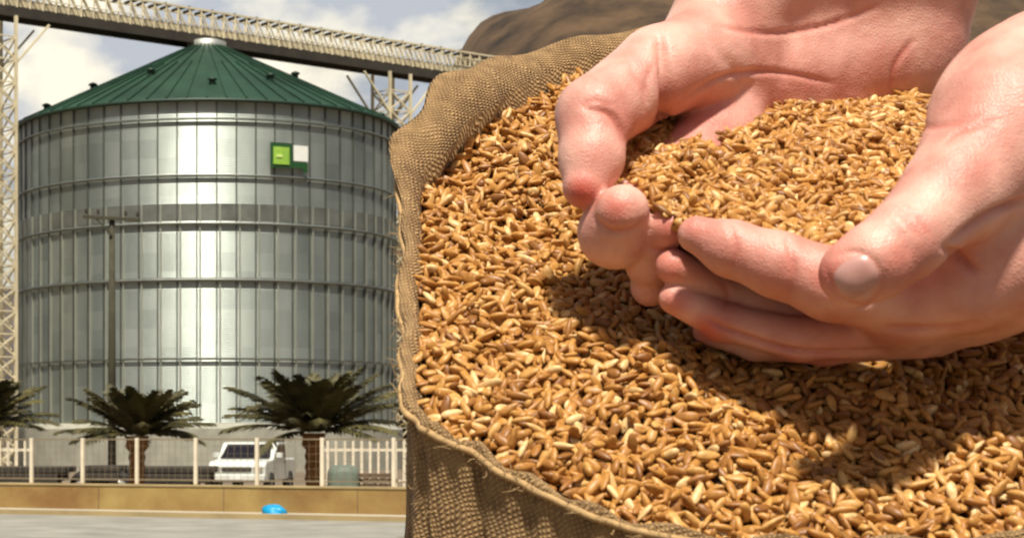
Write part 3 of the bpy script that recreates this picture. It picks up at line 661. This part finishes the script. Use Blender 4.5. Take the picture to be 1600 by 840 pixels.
def hand_mesh(palm, fingers, lo, hi, cell=.00085, kp=.012, kf=.0012, kj=.007):
    lo, hi = np.array(lo), np.array(hi); bx = [(np.array(P(a, b, d)), rr*d/F) for ch in palm+fingers for a, b, d, rr in ch if a < 1700 and b > -350]
    lo[:2] = np.min([p_-rr-.006 for p_, rr in bx], 0)[:2]; hi[:2] = np.max([p_+rr+.006 for p_, rr in bx], 0)[:2]; hi[0] += .03; n = np.ceil((hi-lo)/cell).astype(int)
    ax = [lo[i]+np.arange(n[i])*cell for i in range(3)]
    T = np.full(tuple(n), 1.0, np.float32)
    def chain(ch, k):
        pts = [(np.array(P(a, b, d)), r*d/F) for a, b, d, r in ch]; mn = np.min([p_-r-.02 for p_, r in pts], 0); mx_ = np.max([p_+r+.02 for p_, r in pts], 0)
        i0 = np.clip(((mn-lo)/cell).astype(int), 0, n); i1 = np.clip(((mx_-lo)/cell).astype(int)+1, 0, n)
        G = np.stack(np.meshgrid(*[ax[i][i0[i]:i1[i]] for i in range(3)], indexing='ij'), -1).astype(np.float32); D = None
        for (p0, r0), (p1, r1) in zip(pts[:-1], pts[1:]):
            c = cone(G, p0, r0, p1, r1); D = c if D is None else smin(D, c, k)
        return tuple(slice(a, b) for a, b in zip(i0, i1)), D
    for ch in palm:
        s, D = chain(ch, .004); T[s] = smin(T[s], D, kp)
    Fg = np.full(tuple(n), 1.0, np.float32)
    for ch in fingers:
        s, D = chain(ch, .0025); Fg[s] = smin(Fg[s], D, kf)
    T = smin(T, Fg, kj); T[0] = T[-1] = 1; T[:, 0] = T[:, -1] = 1; T[:, :, 0] = T[:, :, -1] = 1
    V, Q = surface_nets(T, lo, cell)
    for _ in range(2):                 # light relaxation
        e = np.concatenate([Q[:, [0, 1]], Q[:, [1, 2]], Q[:, [2, 3]], Q[:, [3, 0]]]); S = np.zeros_like(V); c = np.zeros(len(V)); 
        for k in range(3): S[:, k] = np.bincount(e[:, 0], V[e[:, 1], k], len(V))+np.bincount(e[:, 1], V[e[:, 0], k], len(V))
        c = np.bincount(e[:, 0], minlength=len(V))+np.bincount(e[:, 1], minlength=len(V)); V = V*.45+S/c[:, None]*.55
    return V, Q
def normals(V, Q):
    a = np.cross(V[Q[:, 2]]-V[Q[:, 0]], V[Q[:, 3]]-V[Q[:, 1]]); Nn = np.zeros_like(V)
    for j in range(4):
        for k in range(3): Nn[:, k] += np.bincount(Q[:, j], a[:, k], len(V))
    return Nn/np.maximum(np.linalg.norm(Nn, axis=1), 1e-12)[:, None]
def carve(V, Q, creases, spots):
    Nn = normals(V, Q); px = X0+V[:, 0]*F/V[:, 1]; py = 690-(V[:, 2]-EYE)*F/V[:, 1]; vdir = V-np.array([0, 0, EYE]); vdir /= np.linalg.norm(vdir, axis=1)[:, None]
    front = (Nn*vdir).sum(1) < .15; red = np.zeros(len(V)); disp = np.zeros(len(V)); pale = np.zeros(len(V))
    for pts, wd, dp, dmax in creases:
        sp = spline(pts, 8, False); sp = np.vstack([sp, pts[-1]]); best = np.full(len(V), 1e9); m = len(sp)
        near = front & (V[:, 1] < dmax) & (px > sp[:, 0].min()-40) & (px < sp[:, 0].max()+40) & (py > sp[:, 1].min()-40) & (py < sp[:, 1].max()+40); ii = np.where(near)[0]
        if not len(ii): continue
        X = np.stack([px[ii], py[ii]], 1); b = np.full(len(ii), 1e9); tt = np.zeros(len(ii))
        for i in range(m-1):
            d = sp[i+1]-sp[i]; h = np.clip(((X-sp[i])@d)/max(d@d, 1e-9), 0, 1); dd = np.linalg.norm(X-sp[i]-h[:, None]*d, axis=1); u = (i+h)/(m-1); c = dd < b; b = np.where(c, dd, b); tt = np.where(c, u, tt)
        g = np.exp(-(b/wd)**2)*np.sin(np.clip(tt, .02, .98)*np.pi)**.5
        disp[ii] -= g*dp; red[ii] = np.maximum(red[ii], g*(.35 if wd < 8 else .0))
    for x, y, r, a in spots:
        g = np.exp(-(((px-x)**2+(py-y)**2)/r**2))*a; red = np.maximum(red, g)
    return V+Nn*disp[:, None], red
sk = bpy.data.materials.new('skin'); sk.use_nodes = True; t = sk.node_tree; p = t.nodes['Principled BSDF']; l = t.links.new
tc = N(t, 'ShaderNodeTexCoord'); n_ = N(t, 'ShaderNodeTexNoise', i_Scale=55.0, i_Detail=5.0); l(tc.outputs['Object'], n_.inputs[0])
r_ = N(t, 'ShaderNodeValToRGB'); q = r_.color_ramp.elements; q[0].position = .35; q[0].color = (.56, .245, .19, 1); q[1].position = .68; q[1].color = (.78, .46, .37, 1)
at = N(t, 'ShaderNodeAttribute', attribute_name='flush_shade'); mx_ = N(t, 'ShaderNodeMixRGB'); mx_.inputs[2].default_value = (.55, .075, .045, 1)
l(n_.outputs[0], r_.inputs[0]); l(at.outputs['Fac'], mx_.inputs[0]); l(r_.outputs[0], mx_.inputs[1]); l(mx_.outputs[0], p.inputs['Base Color'])
p.inputs['Roughness'].default_value = .48; p.inputs['Subsurface Weight'].default_value = .22; p.inputs['Subsurface Radius'].default_value = (1, .3, .15); p.inputs['Subsurface Scale'].default_value = .004
v_ = N(t, 'ShaderNodeTexVoronoi', i_Scale=900.0, feature='DISTANCE_TO_EDGE'); l(tc.outputs['Object'], v_.inputs[0]); n2 = N(t, 'ShaderNodeTexNoise', i_Scale=260.0, i_Detail=4.0); l(tc.outputs['Object'], n2.inputs[0])
ad_ = N(t, 'ShaderNodeMath', operation='MULTIPLY_ADD'); ad_.inputs[1].default_value = 1.5; l(n2.outputs[0], ad_.inputs[0]); l(v_.outputs[0], ad_.inputs[2])
b_ = N(t, 'ShaderNodeBump', i_Strength=.35, i_Distance=.0006); l(ad_.outputs[0], b_.inputs['Height']); l(b_.outputs[0], p.inputs['Normal'])

person = thing('person', 'person seen only by two cupped bare hands lifting grain above the sack', 'person', tuple(P(1240, 330, .56)))
pl = np.array(person.location)
# far hand: palm facing us, fingers curling round the left side of the cup
far_palm = [
 [(1112, 62, .615, 78), (1190, -60, .625, 100), (1290, -330, .640, 125)],
 [(1225, 60, .638, 88), (1290, -80, .633, 105), (1370, -330, .63, 125)],
 [(1340, 62, .643, 92), (1380, -80, .636, 110), (1430, -330, .63, 125)],
 [(1425, 40, .645, 85), (1450, -100, .638, 100), (1480, -330, .632, 118)],
 [(1100, 128, .610, 62), (1230, 120, .632, 75), (1400, 100, .643, 80)],
 [(1140, 200, .624, 50), (1330, 210, .644, 60)],
 [(1380, -300, .635, 175), (1560, -760, .66, 175)],
]
far_fing = [
 [(1090, 92, .603, 74), (1030, 112, .594, 70), (930, 180, .580, 60), (924, 250, .572, 49), (914, 292, .568, 35)],
 [(1130, 200, .610, 60), (1040, 300, .590, 56), (962, 362, .570, 56), (972, 330, .560, 42)],
 [(1150, 270, .606, 52), (1070, 370, .590, 48), (1018, 410, .574, 38), (1046, 356, .562, 33)],
 [(1160, 330, .600, 44), (1090, 420, .588, 38), (1016, 448, .578, 31)],
]
Vh, Qh = hand_mesh(far_palm, far_fing, (.012, .52, 1.635), (.215, .74, 1.885), cell=.00095)
Vh, red = carve(Vh, Qh, [
 ([(1030, 60), (1042, 130), (1040, 175), (1026, 208)], 8, .0040, .7), ([(1040, 200), (1000, 222), (985, 240)], 7, .0012, .7),
 ([(915, 170), (950, 176), (970, 200), (978, 225)], 5, .0018, .7), ([(905, 165), (930, 158), (960, 168)], 6, .0005, .7),
 ([(985, 110), (1005, 140), (1008, 178)], 7, .0006, .7),
 ([(930, 342), (955, 362), (992, 358), (1003, 345)], 4.5, .0014, .7), ([(1010, 380), (1030, 392), (1060, 386)], 4, .0008, .7),
 ([(1240, 20), (1230, 90), (1225, 140)], 16, .0009, .8), ([(1330, 0), (1345, 70), (1330, 150)], 18, .0009, .8),
 ([(1080, 30), (1130, 90), (1180, 150)], 10, .0005, .8), ([(1075, 150), (1130, 120), (1210, 112), (1300, 130)], 4.5, .0011, .8), ([(1120, 40), (1200, 52), (1290, 40), (1370, 10)], 4.5, .0009, .8), ([(1020, 100), (1010, 130), (1015, 165)], 4, .0006, .7), ([(1430, 60), (1400, 100), (1390, 150)], 4.5, .0008, .8)],
 [(908, 300, 30, .9), (935, 240, 40, .25), (965, 322, 26, .6), (1045, 355, 34, .55), (1000, 205, 40, .5), (1012, 470, 30, .3), (1250, 190, 120, .28), (1090, 190, 70, .35)])  # fingertip flush; the wide palm spots paint its shaded lower part red
from_np('hand', Vh-pl, Qh, sk, person, attrs={'flush_shade': red})['label'] = 'far hand with its fingers curled round the left side of the cup'
# near hand: thumb on top of the grain, fingers stretched left, wrist leaving at the right
near_palm = [
 [(1410, 470, .533, 62), (1500, 440, .528, 78), (1600, 400, .525, 90)],
 [(1400, 500, .545, 50), (1500, 470, .548, 66), (1590, 440, .55, 70)],
 [(1560, 420, .54, 88), (1620, 300, .545, 130), (1760, 200, .55, 170)],
 [(1500, 300, .512, 74), (1575, 200, .520, 112), (1660, 170, .53, 150)],
 [(1600, 180, .535, 135), (1760, 150, .55, 180), (2150, 60, .58, 200)],
 [(1450, 380, .56, 60), (1520, 300, .56, 80)],
]
near_fing = [
 [(1088, 366, .545, 29), (1142, 388, .541, 43), (1215, 413, .536, 50), (1300, 444, .532, 56), (1420, 468, .531, 62)],
 [(1052, 416, .561, 28), (1130, 458, .566, 33), (1240, 500, .562, 37), (1420, 505, .547, 44)],
 [(1054, 466, .562, 25), (1130, 503, .560, 30), (1250, 530, .552, 33), (1440, 522, .548, 38)],
 [(1104, 516, .575, 22), (1180, 538, .567, 24), (1290, 545, .558, 25), (1460, 522, .552, 36)],
 [(1336, 426, .496, 55), (1368, 408, .495, 59), (1412, 376, .497, 62), (1490, 300, .507, 78), (1560, 215, .518, 105)],
]
Vn, Qn = hand_mesh(near_palm, near_fing, (.036, .44, 1.615), (.262, .63, 1.79), cell=.00085, kf=.0006, kj=.004)
Vn, redn = carve(Vn, Qn, [
 ([(1380, 512), (1430, 514), (1480, 514), (1530, 505)], 6, .0018, .6),
 ([(1478, 388), (1500, 402), (1528, 424)], 7, .0024, .6), ([(1480, 384), (1530, 345), (1575, 322), (1615, 312)], 6, .0022, .6),
 ([(1435, 200), (1480, 195), (1530, 180)], 6, .0006, .6), ([(1470, 230), (1500, 205), (1560, 188)], 5, .0006, .6),
 ([(1138, 345), (1150, 385), (1142, 428)], 4.5, .0006, .6), ([(1228, 368), (1240, 420), (1232, 474)], 5, .0008, .6), ([(1290, 420), (1310, 462), (1352, 476), (1375, 455), (1380, 425)], 4, .0007, .6), ([(1306, 400), (1330, 392), (1358, 400), (1378, 425)], 4, .0006, .6), ([(1130, 440), (1138, 460), (1130, 485)], 4, .0005, .6), ([(1110, 500), (1150, 520), (1220, 544), (1300, 552), (1380, 548)], 4.5, .0022, .6), ([(1390, 345), (1412, 372), (1420, 400)], 4, .0005, .6), ([(1400, 325), (1425, 350), (1440, 375)], 7, .0006, .6), ([(1412, 318), (1440, 345), (1452, 368)], 6, .0005, .6),
 ([(1500, 470), (1530, 440), (1560, 420)], 14, .0006, .6)],
 [(1085, 366, 26, .15), (1052, 420, 30, .55), (1056, 470, 28, .6), (1104, 515, 28, .7), (1296, 430, 34, .65), (1310, 385, 40, .35), (1085, 345, 30, .35), (1180, 380, 60, .18), (1300, 545, 60, .3), (1400, 400, 30, .3), (1440, 440, 50, .3), (1510, 405, 40, .35), (1230, 430, 60, .2), (1520, 230, 60, .2)])
hn = from_np('hand', Vn-pl, Qn, sk, person, attrs={'flush_shade': redn}); hn['label'] = 'near hand with its thumb over the grain and fingers stretched left'
# thumb nail of the near hand: a thin curved plate set on the thumb surface
from mathutils.bvhtree import BVHTree
bv = BVHTree.FromPolygons([Vector(v) for v in Vn], Qn.tolist())
def nail(hand, cx, cy, ax_, ay_, rot, lift, m):
    o = Vector((0, 0, EYE)); vs = []; fs = []; nr, na = 6, 24; ok = True
    for j in range(nr+1):
        for k in range(na):
            a = 2*math.pi*k/na; e = j/nr; X = ax_*e*abs(math.cos(a))**.75*math.copysign(1, math.cos(a)); Y = ay_*e*abs(math.sin(a))**.75*math.copysign(1, math.sin(a))
            x = cx+X*math.cos(rot)-Y*math.sin(rot); y = cy+X*math.sin(rot)+Y*math.cos(rot)
            h = bv.ray_cast(o, (P(x, y, .5)-o).normalized()); 
            if h[0] is None: return
            vs.append(h[0]+h[1]*lift*(1-.9*e**4)-Vector(pl))
    for j in range(nr):
        for k in range(na): fs.append((j*na+k, j*na+(k+1) % na, (j+1)*na+(k+1) % na, (j+1)*na+k))
    MB().add(vs, fs, True).build('fingernail', m, hand)
nm = mat('nail', (.50, .24, .20), .34, var=.08, scale=60, c2=(.62, .36, .32))
nail(hn, 1338, 432, 34, 29, R(-35), .0007, nm)
